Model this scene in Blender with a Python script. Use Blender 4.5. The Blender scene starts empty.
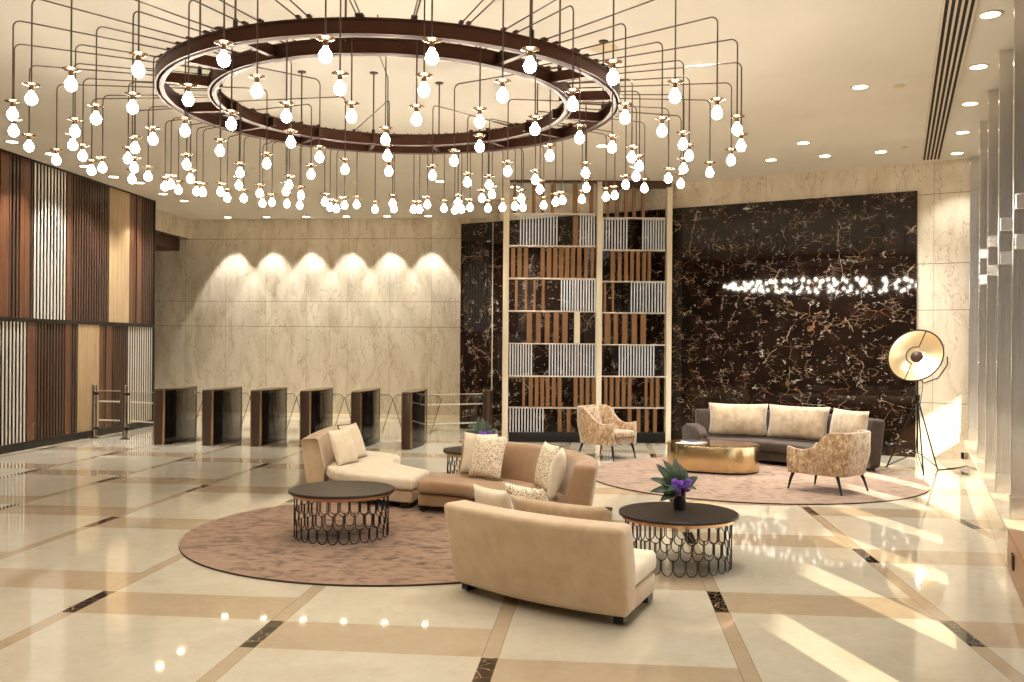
import bpy, math, random
from mathutils import Matrix, Vector
random.seed(7)
PI = math.pi
S = bpy.context.scene
COL = S.collection
F, PHI, CX, CY, EYE, CEIL = 930.0, math.radians(.42), 512.0, 344.7, 1.9, 5.11

# ------------------------------------------------------------------ pixel -> world
def rot_px(u, v):
    a, b = u - CX, v - CY
    return a*math.cos(PHI) + b*math.sin(PHI), -a*math.sin(PHI) + b*math.cos(PHI)
def at_z(u, v, z=0.0):
    x, y = rot_px(u, v)
    d = F*(EYE - z)/y
    return Vector((x*d/F, d, z))
def at_d(u, v, d):
    x, y = rot_px(u, v)
    return Vector((x*d/F, d, EYE - y*d/F))

# ------------------------------------------------------------------ materials
def lin(c):
    return tuple(((x/255)/12.92 if x/255 <= .04045 else (((x/255)+.055)/1.055)**2.4) for x in c) + (1.0,)
class NT:
    def __init__(s, name):
        s.m = bpy.data.materials.new(name); s.m.use_nodes = True
        s.t = s.m.node_tree; s.n = s.t.nodes; s.b = s.n['Principled BSDF']; s.l = s.t.links
    def node(s, typ, **k):
        n = s.n.new(typ)
        for a, v in k.items(): setattr(n, a, v)
        return n
    def put(s, sock, v):
        if hasattr(v, 'is_output'): s.l.new(v, sock)
        elif v is not None: sock.default_value = v
    def math(s, op, a, b=None, c=None):
        n = s.node('ShaderNodeMath', operation=op)
        for i, v in enumerate((a, b, c)):
            if v is not None: s.put(n.inputs[i], v)
        return n.outputs[0]
    def coord(s, scale=(1, 1, 1), kind='Object'):
        c = s.node('ShaderNodeTexCoord'); mp = s.node('ShaderNodeMapping')
        s.l.new(c.outputs[kind], mp.inputs[0]); mp.inputs['Scale'].default_value = scale
        return mp.outputs[0]
    def xyz(s, vec):
        n = s.node('ShaderNodeSeparateXYZ'); s.l.new(vec, n.inputs[0]); return n.outputs
    def noise(s, vec, scale, detail=4, rough=.55, dist=0.0):
        n = s.node('ShaderNodeTexNoise'); s.l.new(vec, n.inputs['Vector'])
        n.inputs['Scale'].default_value = scale; n.inputs['Detail'].default_value = detail
        n.inputs['Roughness'].default_value = rough; n.inputs['Distortion'].default_value = dist
        return n.outputs
    def voro(s, vec, scale, feature='DISTANCE_TO_EDGE'):
        n = s.node('ShaderNodeTexVoronoi', feature=feature); s.l.new(vec, n.inputs['Vector'])
        n.inputs['Scale'].default_value = scale
        return n.outputs
    def ramp(s, fac, stops, interp='LINEAR'):
        n = s.node('ShaderNodeValToRGB'); s.put(n.inputs[0], fac); r = n.color_ramp; r.interpolation = interp
        while len(r.elements) < len(stops): r.elements.new(.5)
        for e, (p, c) in zip(r.elements, stops):
            e.position = p; e.color = c if len(c) == 4 else lin(c)
        return n.outputs[0]
    def mix(s, fac, a, b, mode='MIX'):
        n = s.node('ShaderNodeMix', data_type='RGBA', blend_type=mode)
        s.put(n.inputs[0], fac); s.put(n.inputs[6], a); s.put(n.inputs[7], b)
        return n.outputs[2]
    def addvec(s, a, b, k):
        sc = s.node('ShaderNodeVectorMath', operation='SCALE'); s.l.new(b, sc.inputs[0]); sc.inputs['Scale'].default_value = k
        ad = s.node('ShaderNodeVectorMath', operation='ADD'); s.l.new(a, ad.inputs[0]); s.l.new(sc.outputs[0], ad.inputs[1])
        return ad.outputs[0]
    def bump(s, h, strength=.3, dist=.01):
        n = s.node('ShaderNodeBump'); n.inputs['Strength'].default_value = strength; n.inputs['Distance'].default_value = dist
        s.l.new(h, n.inputs['Height']); s.l.new(n.outputs[0], s.b.inputs['Normal'])
    def set(s, col=None, rough=None, metal=None, spec=None, sheen=None):
        for k, v in (('Base Color', col), ('Roughness', rough), ('Metallic', metal), ('Specular IOR Level', spec), ('Sheen Weight', sheen)):
            if v is not None: s.put(s.b.inputs[k], v)
        return s.m
def plain(name, col, rough=.5, metal=0.0, spec=None):
    return NT(name).set(lin(col), rough, metal, spec)
def fabric(name, c0, c1, scale=14, bump=.25, sheen=.25, stretch=(1, 1, 1), rough=.85):
    t = NT(name); v = t.coord(stretch)
    a = t.noise(v, scale, 5, .6)[0]; w = t.noise(v, 260, 2)[0]
    t.bump(w, bump, .004)
    return t.set(t.ramp(a, [(.35, c0), (.68, c1)]), rough, 0, .3, sheen)
def wood(name, c0, c1, rough=.4):
    t = NT(name); v = t.coord((6, 6, .35))
    a = t.noise(v, 3.2, 6, .6, 1.2)[0]
    return t.set(t.ramp(a, [(.3, c0), (.7, c1)]), rough, 0, .45)
def steel(name, col, rough=.28, k=1.0):
    t = NT(name); v = t.coord((40, 40, .5))
    a = t.noise(v, 4, 4)[0]
    t.put(t.b.inputs['Roughness'], t.math('MULTIPLY_ADD', a, .22*k, rough - .1*k))
    return t.set(lin(col), None, 1.0)
def emit(name, col, strength):
    t = NT(name); t.b.inputs['Emission Color'].default_value = lin(col); t.b.inputs['Emission Strength'].default_value = strength
    return t.set(lin((250, 240, 220)), .5)

M = {}
def floor_mat():
    t = NT('polished_marble_floor'); o = t.coord(); x, y, z = t.xyz(o)
    PX, PY, STEP, W = .805*1.9, 1.21*1.9, .3025*1.9, .053*1.9/2
    tx = t.math('DIVIDE', t.math('SUBTRACT', x, -.358*1.9), PX)
    k = t.math('FLOOR', tx); kr = t.math('ROUND', tx)
    def band(kk):
        s = t.math('SUBTRACT', t.math('ADD', y, t.math('MULTIPLY', kk, STEP)), (2.945 - .2955)*1.9)
        fr = t.math('FRACT', t.math('DIVIDE', s, PY))
        return t.math('LESS_THAN', fr, .2955/1.21)
    bnd = band(k); tile = band(kr)
    strip = t.math('LESS_THAN', t.math('ABSOLUTE', t.math('MULTIPLY', t.math('SUBTRACT', tx, kr), PX)), W)
    n1 = t.noise(o, 1.6, 7, .6, .6)[0]; n2 = t.noise(o, 9, 5, .6, 1.0)[0]
    nn = t.math('MULTIPLY_ADD', n2, .4, t.math('MULTIPLY', n1, .6))
    cream = t.ramp(nn, [(.3, (188, 177, 154)), (.5, (198, 188, 167)), (.7, (205, 196, 177))])
    tan = t.ramp(nn, [(.3, (168, 147, 119)), (.5, (179, 159, 131)), (.72, (187, 168, 141))])
    ow = t.addvec(o, t.noise(o, 7, 4)[1], .12)
    e = t.voro(ow, 9)[0]
    black = t.mix(t.math('LESS_THAN', e, .014), lin((24, 18, 15)), lin((190, 160, 120)))
    # thin joints on either side of each strip and at the slab ends
    wav = t.noise(o, 1.1, 2)[0]
    c = t.mix(bnd, cream, tan)
    c = t.mix(strip, c, t.mix(tile, tan, black))
    ed = t.math('ABSOLUTE', t.math('SUBTRACT', t.math('ABSOLUTE', t.math('MULTIPLY', t.math('SUBTRACT', tx, kr), PX)), W))
    c = t.mix(t.math('MULTIPLY', t.math('LESS_THAN', ed, .004), .45), c, lin((120, 92, 60)))
    t.bump(wav, .012, .05)
    t.b.inputs['IOR'].default_value = 1.9
    return t.set(c, .04, 0, .55)
M['floor'] = floor_mat()

def beige_marble(name, lines_z=(), pitch=1.09, off=0.0, cols=((190, 175, 150), (210, 198, 176), (218, 208, 190)), rough=.16):
    t = NT(name); o = t.coord(); x, y, z = t.xyz(o)
    w = t.addvec(o, t.noise(o, 1.3, 5)[1], .5)
    st = t.node('ShaderNodeMapping'); t.l.new(w, st.inputs[0]); st.inputs['Scale'].default_value = (1.5, 1.5, .42)
    cell = t.math('FLOOR', t.math('DIVIDE', t.math('SUBTRACT', x, off), pitch))
    pv = t.node('ShaderNodeCombineXYZ'); t.l.new(t.math('MULTIPLY', cell, 3.17), pv.inputs[1])
    vv = t.addvec(st.outputs[0], pv.outputs[0], 1.0)
    n = t.noise(vv, 2.2, 8, .62, .8)[0]
    c = t.ramp(n, [(.32, cols[0]), (.5, cols[1]), (.68, cols[2])])
    e = t.voro(t.addvec(vv, t.noise(vv, 4, 4)[1], .35), 2.4)[0]
    c = t.mix(t.math('MULTIPLY', t.math('LESS_THAN', e, .013), .38), c, lin((138, 102, 62)))
    fr = t.math('FRACT', t.math('DIVIDE', t.math('SUBTRACT', x, off), pitch))
    ln = t.math('LESS_THAN', fr, .006/pitch)
    for zz in lines_z:
        ln = t.math('MAXIMUM', ln, t.math('LESS_THAN', t.math('ABSOLUTE', t.math('SUBTRACT', z, zz)), .006))
    c = t.mix(t.math('MULTIPLY', ln, .75), c, lin((96, 70, 44)))
    return t.set(c, rough, 0, .5)
M['beige'] = beige_marble('beige_marble_panels', (4.6, 2.98, 2.33))
M['beige_side'] = beige_marble('pale_beige_marble', (4.55, 3.35, 2.55, .95), 2.9, .05, ((200, 184, 158), (214, 200, 176), (222, 210, 188)), .2)
M['ledge'] = beige_marble('ledge_marble', (.17,), 1.6, 0, ((200, 180, 148), (214, 196, 164), (222, 206, 178)), .1)

def black_marble():
    t = NT('black_gold_marble'); o = t.coord()
    w = t.addvec(o, t.noise(o, 1.4, 6)[1], .5)
    mp = t.node('ShaderNodeMapping'); t.l.new(w, mp.inputs[0]); mp.inputs['Rotation'].default_value = (0, .6, 0); mp.inputs['Scale'].default_value = (1, 1, .8)
    e1 = t.voro(mp.outputs[0], .95)[0]
    def fine(sc, rot, stretch, k):
        m_ = t.node('ShaderNodeMapping'); t.l.new(t.addvec(o, t.noise(o, sc*.9, 5)[1], k), m_.inputs[0])
        m_.inputs['Rotation'].default_value = (0, rot, 0); m_.inputs['Scale'].default_value = (1, 1, stretch)
        return t.voro(m_.outputs[0], sc)[0]
    e2 = fine(2.6, .5, 1.5, .35); e3 = fine(5.5, -.25, 2.6, .16); e4 = fine(8, .1, 3.4, .1)
    br = t.noise(o, 1.5, 5)[0]; br2 = t.noise(o, 3.2, 4)[0]; br3 = t.noise(o, 6.5, 3)[0]
    v1 = t.math('MULTIPLY', t.math('LESS_THAN', e1, .0030), t.math('GREATER_THAN', br2, .50))
    v2 = t.math('MULTIPLY', t.math('LESS_THAN', e2, .008), t.math('GREATER_THAN', br, .52))
    v3 = t.math('MULTIPLY', t.math('LESS_THAN', e3, .017), t.math('GREATER_THAN', br2, .55))
    v4 = t.math('MULTIPLY', t.math('LESS_THAN', e4, .028), t.math('GREATER_THAN', br3, .605))
    base = t.ramp(t.noise(o, 3, 6)[0], [(.35, (20, 13, 9)), (.7, (40, 27, 19))])
    c = t.mix(t.math('MULTIPLY', v2, .6), base, lin((156, 116, 84)))
    c = t.mix(t.math('MULTIPLY', v3, .6), c, lin((176, 152, 124)))
    c = t.mix(t.math('MULTIPLY', v4, .7), c, lin((226, 216, 200)))
    c = t.mix(t.math('MULTIPLY', v1, .65), c, lin((196, 172, 146)))
    t.b.inputs['IOR'].default_value = 1.42
    return t.set(c, .035, 0, .5)
M['black_marble'] = black_marble()
t = NT('painted_ceiling'); M['ceiling'] = t.set(t.ramp(t.noise(t.coord(), .8, 3)[0], [(.3, (222, 216, 204)), (.7, (228, 222, 211))]), .9, 0, .2)
M['white_trim'] = plain('cream_skirting', (235, 222, 196), .4)
M['dark_back'] = plain('dark_backing', (22, 15, 11), .6)
M['dark_rail'] = plain('dark_rail_metal', (24, 19, 16), .4, .3)
M['wood_mid'] = wood('walnut_slat', (84, 52, 34), (126, 82, 54))
M['wood_red'] = wood('red_brown_board', (74, 44, 28), (112, 70, 44))
M['wood_dark'] = wood('dark_walnut_slat', (48, 32, 25), (88, 62, 48), .3)
M['wood_light'] = wood('pale_oak_board', (156, 128, 94), (188, 162, 124), .32)
M['chrome_slat'] = plain('pale_metal_slat', (226, 219, 208), .28, .35)
M['steel'] = steel('brushed_steel_fin', (216, 213, 210), .2)
M['steel_post'] = steel('steel_post', (140, 126, 112), .25)
M['bronze'] = plain('dark_bronze', (74, 57, 46), .4, .5)
M['bronze_slat'] = plain('bronze_blade', (128, 92, 60), .42, .55)
M['bronze_dark'] = plain('deep_bronze_header', (74, 50, 36), .45, .4)
M['ring'] = plain('chandelier_bronze', (74, 48, 36), .35, .85)
M['tube'] = plain('dark_nickel_tube', (92, 80, 70), .3, .9)
M['copper_cap'] = plain('copper_reflector', (148, 116, 88), .25, 1.0)
M['copper'] = plain('copper_edge', (206, 166, 130), .25, 1.0)
M['black_glass'] = plain('smoked_black_glass', (14, 11, 9), .05, 0, .6)
M['cover'] = plain('champagne_cover', (168, 140, 108), .25, .9)
M['post_cream'] = plain('cream_post', (230, 216, 190), .35, .1)
M['shelf'] = plain('pale_metal_shelf', (206, 194, 180), .3, .6)
M['cool_slat'] = plain('pale_steel_slat', (204, 207, 212), .28, .3)
M['gold'] = plain('brushed_brass', (212, 188, 146), .22, 1.0)
M['gold_in'] = plain('gold_leaf_reflector', (244, 224, 184), .3, 1.0)
M['black_metal'] = plain('black_metal', (18, 15, 13), .4, .4)
M['table_top'] = fabric('espresso_top', (34, 26, 21), (46, 35, 28), 30, .05, 0, (1, 1, 1), .38)
M['brown_gloss'] = plain('brown_lacquer', (70, 42, 28), .12)
M['cream_fab'] = fabric('cream_velvet', (184, 158, 126), (200, 175, 143), 5, .12, .35)
M['tan_fab'] = fabric('tan_velvet', (148, 116, 84), (164, 132, 99), 5, .12, .35)
M['ivory_fab'] = fabric('ivory_velvet', (212, 196, 170), (224, 210, 186), 6, .12, .3)
M['cush_plain'] = fabric('cream_cushion', (212, 196, 170), (224, 210, 186), 9, .2, .3)
M['cush_tan'] = fabric('gold_beige_cushion', (172, 146, 114), (190, 164, 132), 9, .2, .3)
t = NT('speckled_weave'); o = t.coord(); sp = t.noise(o, 85, 2, .5)[0]
t.bump(t.noise(o, 200, 2)[0], .3, .004)
M['cush_speck'] = t.set(t.ramp(sp, [(.40, (128, 104, 82)), (.46, (232, 218, 192)), (.62, (240, 228, 206))]), .9, 0, .2)
M['pipe'] = plain('dark_piping', (60, 44, 34), .8)
t = NT('crushed_velvet'); o = t.coord((1, 1, .55)); a = t.noise(o, 20, 7, .72, 1.2)[0]
t.bump(a, .3, .01)
M['velvet'] = t.set(t.ramp(a, [(.34, (104, 74, 50)), (.48, (160, 128, 94)), (.64, (212, 190, 156))]), .62, 0, .4, .6)
M['taupe'] = fabric('taupe_upholstery', (58, 46, 37), (72, 59, 48), 9, .15, .1)
M['back_cush'] = fabric('mottled_beige_velvet', (168, 146, 118), (206, 186, 158), 7, .15, .4)
def rug_mat(name, c0, c1, c2):
    t = NT(name); o = t.coord((1, 1.35, 1)); a = t.math('MULTIPLY_ADD', t.noise(o, 7.5, 5, .62, .2)[0], .7, t.math('MULTIPLY', t.noise(o, 1.7, 3)[0], .3))
    t.bump(t.noise(t.coord(), 60, 3)[0], .4, .01)
    return t.set(t.ramp(a, [(.38, c0), (.50, c1), (.66, c2)]), .95, 0, .1, .2)
M['rug'] = rug_mat('brown_carved_rug', (86, 65, 50), (138, 110, 88), (152, 124, 101))
M['rug2'] = rug_mat('rose_brown_rug', (104, 80, 64), (150, 124, 104), (162, 137, 117))
M['rug_edge'] = plain('rug_binding', (58, 38, 28), .9)
M['leaf'] = fabric('dark_leaf', (26, 44, 24), (44, 66, 34), 20, .05, 0, (1, 1, 1), .35)
M['petal'] = fabric('violet_petal', (112, 60, 176), (156, 102, 216), 30, .05, .2)
M['stem'] = plain('green_stem', (60, 78, 40), .6)
M['vase'] = plain('black_glass_vase', (16, 10, 16), .06, 0, .6)
M['paper'] = plain('magazine_paper', (232, 224, 208), .45)
M['paper_dark'] = plain('magazine_photo', (70, 68, 78), .3)
M['black_slot'] = plain('vent_slot', (14, 11, 9), .8)
M['vent'] = plain('vent_blade', (218, 206, 184), .5)
M['detector'] = plain('ceiling_fitting', (214, 196, 164), .6)
M['bulb'] = emit('glowing_bulb', (255, 243, 224), 66)
M['down'] = emit('downlight_lens', (255, 238, 208), 14)
M['brass_box'] = plain('bronze_panel', (150, 106, 66), .32, .3)
M['outside'] = plain('exterior_paving', (150, 142, 130), .9)
M['sun_block'] = plain('sun_block_grey', (128, 116, 104), .8)  # for the added sun-blocking slab and canopy outside
def glass(name, tint=(.97, .97, .95, 1), refl=.08):
    t = NT(name); tr = t.node('ShaderNodeBsdfTransparent'); tr.inputs[0].default_value = tint
    gl = t.node('ShaderNodeBsdfGlossy'); gl.inputs['Roughness'].default_value = .02
    lw = t.node('ShaderNodeLayerWeight'); lw.inputs[0].default_value = .5
    fr = t.math('MULTIPLY_ADD', t.math('POWER', lw.outputs['Facing'], 4.0), .45, .03)
    mx = t.node('ShaderNodeMixShader'); t.l.new(fr, mx.inputs[0]); t.l.new(tr.outputs[0], mx.inputs[1]); t.l.new(gl.outputs[0], mx.inputs[2])
    t.l.new(mx.outputs[0], t.n['Material Output'].inputs[0])
    return t.m
M['glass'] = glass('clear_glass')
M['dots'] = plain('frosted_dot', (236, 230, 216), .5)

# ------------------------------------------------------------------ mesh builder
class MB:
    def __init__(s): s.v = []; s.f = []; s.mi = []; s.mats = []
    def _m(s, m):
        if m not in s.mats: s.mats.append(m)
        return s.mats.index(m)
    def add(s, vs, fs, m, X=None):
        k = len(s.v); i = s._m(m)
        s.v += [tuple(X @ Vector(p)) if X else tuple(p) for p in vs]
        s.f += [tuple(a + k for a in f) for f in fs]; s.mi += [i]*len(fs)
        return s
    def box(s, c, d, m, X=None, rz=0.0):
        x, y, z = d[0]/2, d[1]/2, d[2]/2
        R = Matrix.Translation(c) @ Matrix.Rotation(rz, 4, 'Z')
        if X: R = X @ R
        vs = [(a, b, e) for e in (-z, z) for a, b in ((-x, -y), (x, -y), (x, y), (-x, y))]
        return s.add(vs, [(3, 2, 1, 0), (4, 5, 6, 7), (0, 1, 5, 4), (1, 2, 6, 5), (2, 3, 7, 6), (3, 0, 4, 7)], m, R)
    def prism(s, poly, z0, z1, m, X=None, topmat=None):
        n = len(poly); vs = [(p[0], p[1], z0) for p in poly] + [(p[0], p[1], z1) for p in poly]
        s.add(vs, [tuple(range(n - 1, -1, -1))] + [(i, (i+1) % n, n + (i+1) % n, n + i) for i in range(n)], m, X)
        k = len(s.v) - n
        s.f.append(tuple(range(k, k + n))); s.mi.append(s._m(topmat or m))
        return s
    def sweep(s, rings, m, closed=False, cap=True, X=None):
        n = len(rings[0]); N = len(rings); vs = [p for r in rings for p in r]; fs = []
        for i in range(N if closed else N - 1):
            for j in range(n):
                fs.append((i*n + j, i*n + (j+1) % n, ((i+1) % N)*n + (j+1) % n, ((i+1) % N)*n + j))
        if cap and not closed: fs += [tuple(range(n - 1, -1, -1)), tuple((N-1)*n + j for j in range(n))]
        return s.add(vs, fs, m, X)
    def tube(s, pts, r, m, n=6, closed=False, X=None, r1=None):
        P = [Vector(p) for p in pts]; rings = []; up = None; N = len(P)
        for i, p in enumerate(P):
            if closed: t = P[(i+1) % N] - P[i-1]
            else: t = P[min(i+1, N-1)] - P[max(i-1, 0)]
            t.normalize()
            if up is None: up = Vector((0, 0, 1)) if abs(t.z) < .9 else Vector((1, 0, 0))
            a = t.cross(up)
            if a.length < 1e-6: a = t.orthogonal()
            a.normalize(); b = a.cross(t).normalized(); up = b
            rr = r if r1 is None else r + (r1 - r)*i/(N - 1)
            rings.append([p + (a*math.cos(2*PI*k/n) + b*math.sin(2*PI*k/n))*rr for k in range(n)])
        return s.sweep(rings, m, closed, True, X)
    def lathe(s, prof, m, n=24, X=None, cap=True, closed=False):
        rings = [[(r*math.cos(2*PI*k/n), r*math.sin(2*PI*k/n), z) for k in range(n)] for r, z in prof]
        return s.sweep(rings, m, closed, cap, X)
    def build(s, name, parent=None, origin=None, bevel=0.0, seg=3, smooth=True, ang=35, subd=0, kind=None, clamp=True):
        me = bpy.data.meshes.new(name)
        o0 = Vector(origin) if origin is not None else Vector((0, 0, 0))
        me.from_pydata([tuple(Vector(p) - o0) for p in s.v], [], s.f)
        for m in s.mats: me.materials.append(m)
        me.polygons.foreach_set('material_index', s.mi); me.validate()
        import bmesh
        bm = bmesh.new(); bm.from_mesh(me); bmesh.ops.recalc_face_normals(bm, faces=bm.faces); bm.to_mesh(me); bm.free()
        if smooth:
            me.polygons.foreach_set('use_smooth', [True]*len(me.polygons))
            if not bevel and not subd: me.set_sharp_from_angle(angle=math.radians(ang))
        ob = bpy.data.objects.new(name, me); COL.objects.link(ob)
        if parent: ob.parent = parent
        elif origin is not None: ob.location = o0
        if bevel:
            b = ob.modifiers.new('bevel', 'BEVEL'); b.width = bevel; b.segments = seg; b.limit_method = 'ANGLE'; b.angle_limit = math.radians(35)
            b.use_clamp_overlap = clamp; b.harden_normals = False
        if subd:
            q = ob.modifiers.new('sub', 'SUBSURF'); q.levels = q.render_levels = subd
        if kind: ob['kind'] = kind
        return ob
def tag(o, label, cat, group=None):
    o['label'] = label; o['category'] = cat
    if group: o['group'] = group
    return o
def thing(name, label, cat, loc, rz=0.0, group=None):
    o = bpy.data.objects.new(name, None); COL.objects.link(o); o.empty_display_size = .1
    o.location = loc; o.rotation_euler = (0, 0, rz)
    return tag(o, label, cat, group)
def clone(o, parent=None):
    c = o.copy(); COL.objects.link(c)
    if parent: c.parent = parent
    for ch in list(o.children): clone(ch, c)
    return c
def dup(root, loc, rz, label, group=None):
    c = clone(root); c.location = loc; c.rotation_euler = (0, 0, rz); c['label'] = label
    if group: c['group'] = group
    return c
def circle(c, r, n=64, z=None):
    return [(c[0] + r*math.cos(2*PI*k/n), c[1] + r*math.sin(2*PI*k/n)) for k in range(n)]

# ------------------------------------------------------------------ camera
cam = bpy.data.cameras.new('camera'); co = bpy.data.objects.new('camera', cam); COL.objects.link(co)
cam.sensor_width = 36; cam.lens = F/1024*36; cam.shift_y = 3.7/1024; cam.clip_end = 300
R = Matrix.Rotation(PI/2, 3, 'X') @ Matrix.Rotation(PHI, 3, 'Z')
co.location = (0, 0, EYE); co.rotation_euler = R.to_euler()
S.camera = co

# ------------------------------------------------------------------ the setting
GY = math.radians(5.7)                                   # yaw of the floor grid
YB = -6.0
def RW(y, off=0.0):                                      # right wall line (inner face), off = metres outward
    return Vector((7.77 - .436*(15.92 - y) + .917*off, y - .4*off, 0))
def LW(y): return Vector((-8.23 - .0754*(21.1 - y), y, 0))
def BW(x): return Vector((x, 18.58 - .601*(x - 3), 0))   # black marble wall line
REAR = lambda x: Vector((x, 23.72 - .1*(x + 1.8), 0))       # rear wall line
WANG = math.atan2(-.675, 1)

c, s_ = math.cos(GY), math.sin(GY)
def to_grid(p): return (p[0]*c - p[1]*s_, p[0]*s_ + p[1]*c)
poly = [RW(YB, 1.1), RW(16.0, 1.1), (9.3, 16.2, 0), (9.3, 26, 0), (-14, 26, 0), (-14, YB - .3, 0)]
fl = MB().prism([to_grid(p) for p in poly], -.2, 0, M['floor']).build('floor', smooth=False, kind='structure')
fl.rotation_euler = (0, 0, -GY)
MB().prism([(p[0], p[1]) for p in poly], CEIL, CEIL + .2, M['ceiling']).build('ceiling', smooth=False, kind='structure')
MB().box((0, 0, -.4), (160, 160, .2), M['outside']).build('ground', smooth=False, kind='structure')

def wall(name, a, b, z0, z1, th, m, parent=None):
    a, b = Vector(a), Vector(b); d = b - a; L = d.length; ang = math.atan2(d.y, d.x)
    o = MB().box((L/2, th/2, (z0 + z1)/2), (L, th, z1 - z0), m).build(name, smooth=False, kind='structure')
    o.location = (a.x, a.y, 0); o.rotation_euler = (0, 0, ang)
    return o
# rear wall behind the turnstiles
wall('wall_back', REAR(-14), REAR(1.2), 0, CEIL, .2, M['beige'])
wall('baseboard_back', REAR(-14) + Vector((0, -.012, 0)), REAR(1.2) + Vector((0, -.012, 0)), 0, .09, .011, M['white_trim'])
# angled marble wall at the right: beige wall with the black slab in front
wall('wall_right_end', BW(-.25), BW(8.4), 0, CEIL, .25, M['beige_side'])
d = (BW(7.05) - BW(-1.14)); nrm = Vector((-.515, -.857, 0))
wall('trim_1', BW(-1.14) + nrm*.06, BW(7.03) + nrm*.06, 0, 4.62, .055, M['black_marble'])
wall('wall_return', BW(-.3), REAR(-.1), 0, CEIL, .15, M['beige'])
# left wall: dark backing with slat panels
wl = wall('wall_left', LW(YB), LW(21.1), 0, CEIL, .3, M['dark_back'])
wall('wall_left_return', LW(21.1), LW(21.1) + Vector((-5.5, .4, 0)), 0, CEIL, .1, M['dark_back'])
wall('trim_2', (-8.72, 21.3, 0), (-8.42, 24.5, 0), 4.6, CEIL, .15, M['beige'])
MB().box((-11.3, 22.9, 4.45), (5.1, 3.2, .3), M['bronze_dark']).build('trim_3', smooth=False, kind='structure')
wall('wall_far_left', (-13.6, 21, 0), (-13.6, 25.6, 0), 0, CEIL, .2, M['dark_back'])
# back wall behind the camera: solid ends and a glazed middle
wall('wall_rear', RW(YB, .8) , (-13.8, YB, 0), 0, .5, .2, M['beige_side'])
wall('wall_rear_head', RW(YB, .8), (-13.8, YB, 0), 4.3, CEIL, .2, M['beige_side'])
wall('wall_rear_end', (-7.6, YB, 0), (-13.8, YB, 0), .5, 4.3, .2, M['beige_side'])
mb = MB()
for i in range(7): mb.box((-1.75 - i*.97, YB - .1, 2.4), (.1, .12, 3.8), M['dark_rail'])
for z in (.55, 2.6, 4.25): mb.box((-4.65, YB - .1, z), (5.9, .1, .08), M['dark_rail'])
w_ = mb.build('window_1', smooth=False, kind='structure')
MB().box((-4.65, YB - .1, 2.4), (5.8, .01, 3.7), M['glass']).build('window_pane', parent=w_, smooth=False)
MB().box((-6, -21, 6), (18, 1, 13), M['sun_block']).build('sun_block_slab', smooth=False, kind='structure')  # added slab out of view, keeps the sun off the rear glazing

# slats of the left wall, in two tiers
def lw_y(u, d_=0):                                       # where the ray of image column u meets the left wall
    k = (u - 512 - .8)/F
    return (-8.15 - .0754*21.1)/(k - .0754)
LWD = (LW(21.1) - LW(0)).normalized(); LWN = Vector((LWD.y, -LWD.x, 0))
def slat_run(mb, y0, y1, z0, z1, m, pitch, wid, dep):
    L = (y1 - y0); n = max(1, round(L/pitch)); ang = math.atan2(LWD.y, LWD.x)
    for i in range(n):
        p = LW(y0 + (i + .5)*L/n) + LWN*(dep/2 + .004)
        mb.box((p.x, p.y, (z0 + z1)/2), (wid*L/n, dep, z1 - z0), M['dark_back'], rz=ang)
        p = p + LWN*(dep/2 + .006)
        mb.box((p.x, p.y, (z0 + z1)/2), (wid*L/n, .012, z1 - z0), m, rz=ang)
ZM = 2.27
Zu, Zl = (ZM + .035, CEIL - .03), (.14, ZM - .035)
upper = [(-70, -25, 'wood_dark'), (-25, 0, 'chrome_slat'), (0, 9, 'wood_red'), (9, 20, 'wood_dark'), (20, 29, 'wood_red'), (29, 34, 'wood_dark'), (34, 67, 'chrome_slat'), (67, 71, 'wood_red'), (71, 109.5, 'wood_dark'), (109.5, 129.5, 'wood_light'), (129.5, 134, 'wood_red'), (134, 137, 'wood_dark'), (137, 141, 'wood_red'), (141, 154, 'wood_dark')]
lower = [(-70, -25, 'wood_dark'), (-25, 28, 'chrome_slat'), (28, 36, 'wood_red'), (36, 66, 'wood_dark'), (66, 71, 'wood_red'), (71, 79, 'wood_dark'), (79, 100, 'wood_light'), (100, 104, 'wood_red'), (104, 107, 'wood_dark'), (107, 112, 'wood_red'), (112, 129, 'wood_dark'), (129, 154, 'chrome_slat')]
for tier, (z0, z1) in ((upper, Zu), (lower, Zl)):
    for u0, u1, m in tier:
        mb = MB(); y0, y1 = lw_y(u0), lw_y(u1)
        if m in ('wood_light', 'wood_red'): slat_run(mb, y0, y1, z0, z1, M[m], .17, .97, .07)
        elif m == 'chrome_slat': slat_run(mb, y0, y1, z0, z1, M[m], .105, .40, .06)
        else: slat_run(mb, y0, y1, z0, z1, M[m], .095, .52, .06)
        o = mb.build('slat_panel', smooth=False, kind='structure'); o.parent = wl; o.matrix_parent_inverse = (Matrix.Translation(wl.location) @ Matrix.Rotation(wl.rotation_euler.z, 4, 'Z')).inverted()
a, b = LW(12) + LWN*.1, LW(21.1) + LWN*.1
wall('trim_4', a, b, ZM - .035, ZM + .035, .1, M['dark_rail'])
wall('baseboard_left', a, b, 0, .14, .1, M['dark_rail'])
wall('trim_5', a, b, CEIL - .03, CEIL, .1, M['dark_rail'])
p = LW(21.1) + LWN*.05
MB().box((p.x, p.y + .02, CEIL/2), (.12, .05, CEIL), M['dark_rail']).build('trim_6', smooth=False, kind='structure')

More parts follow.
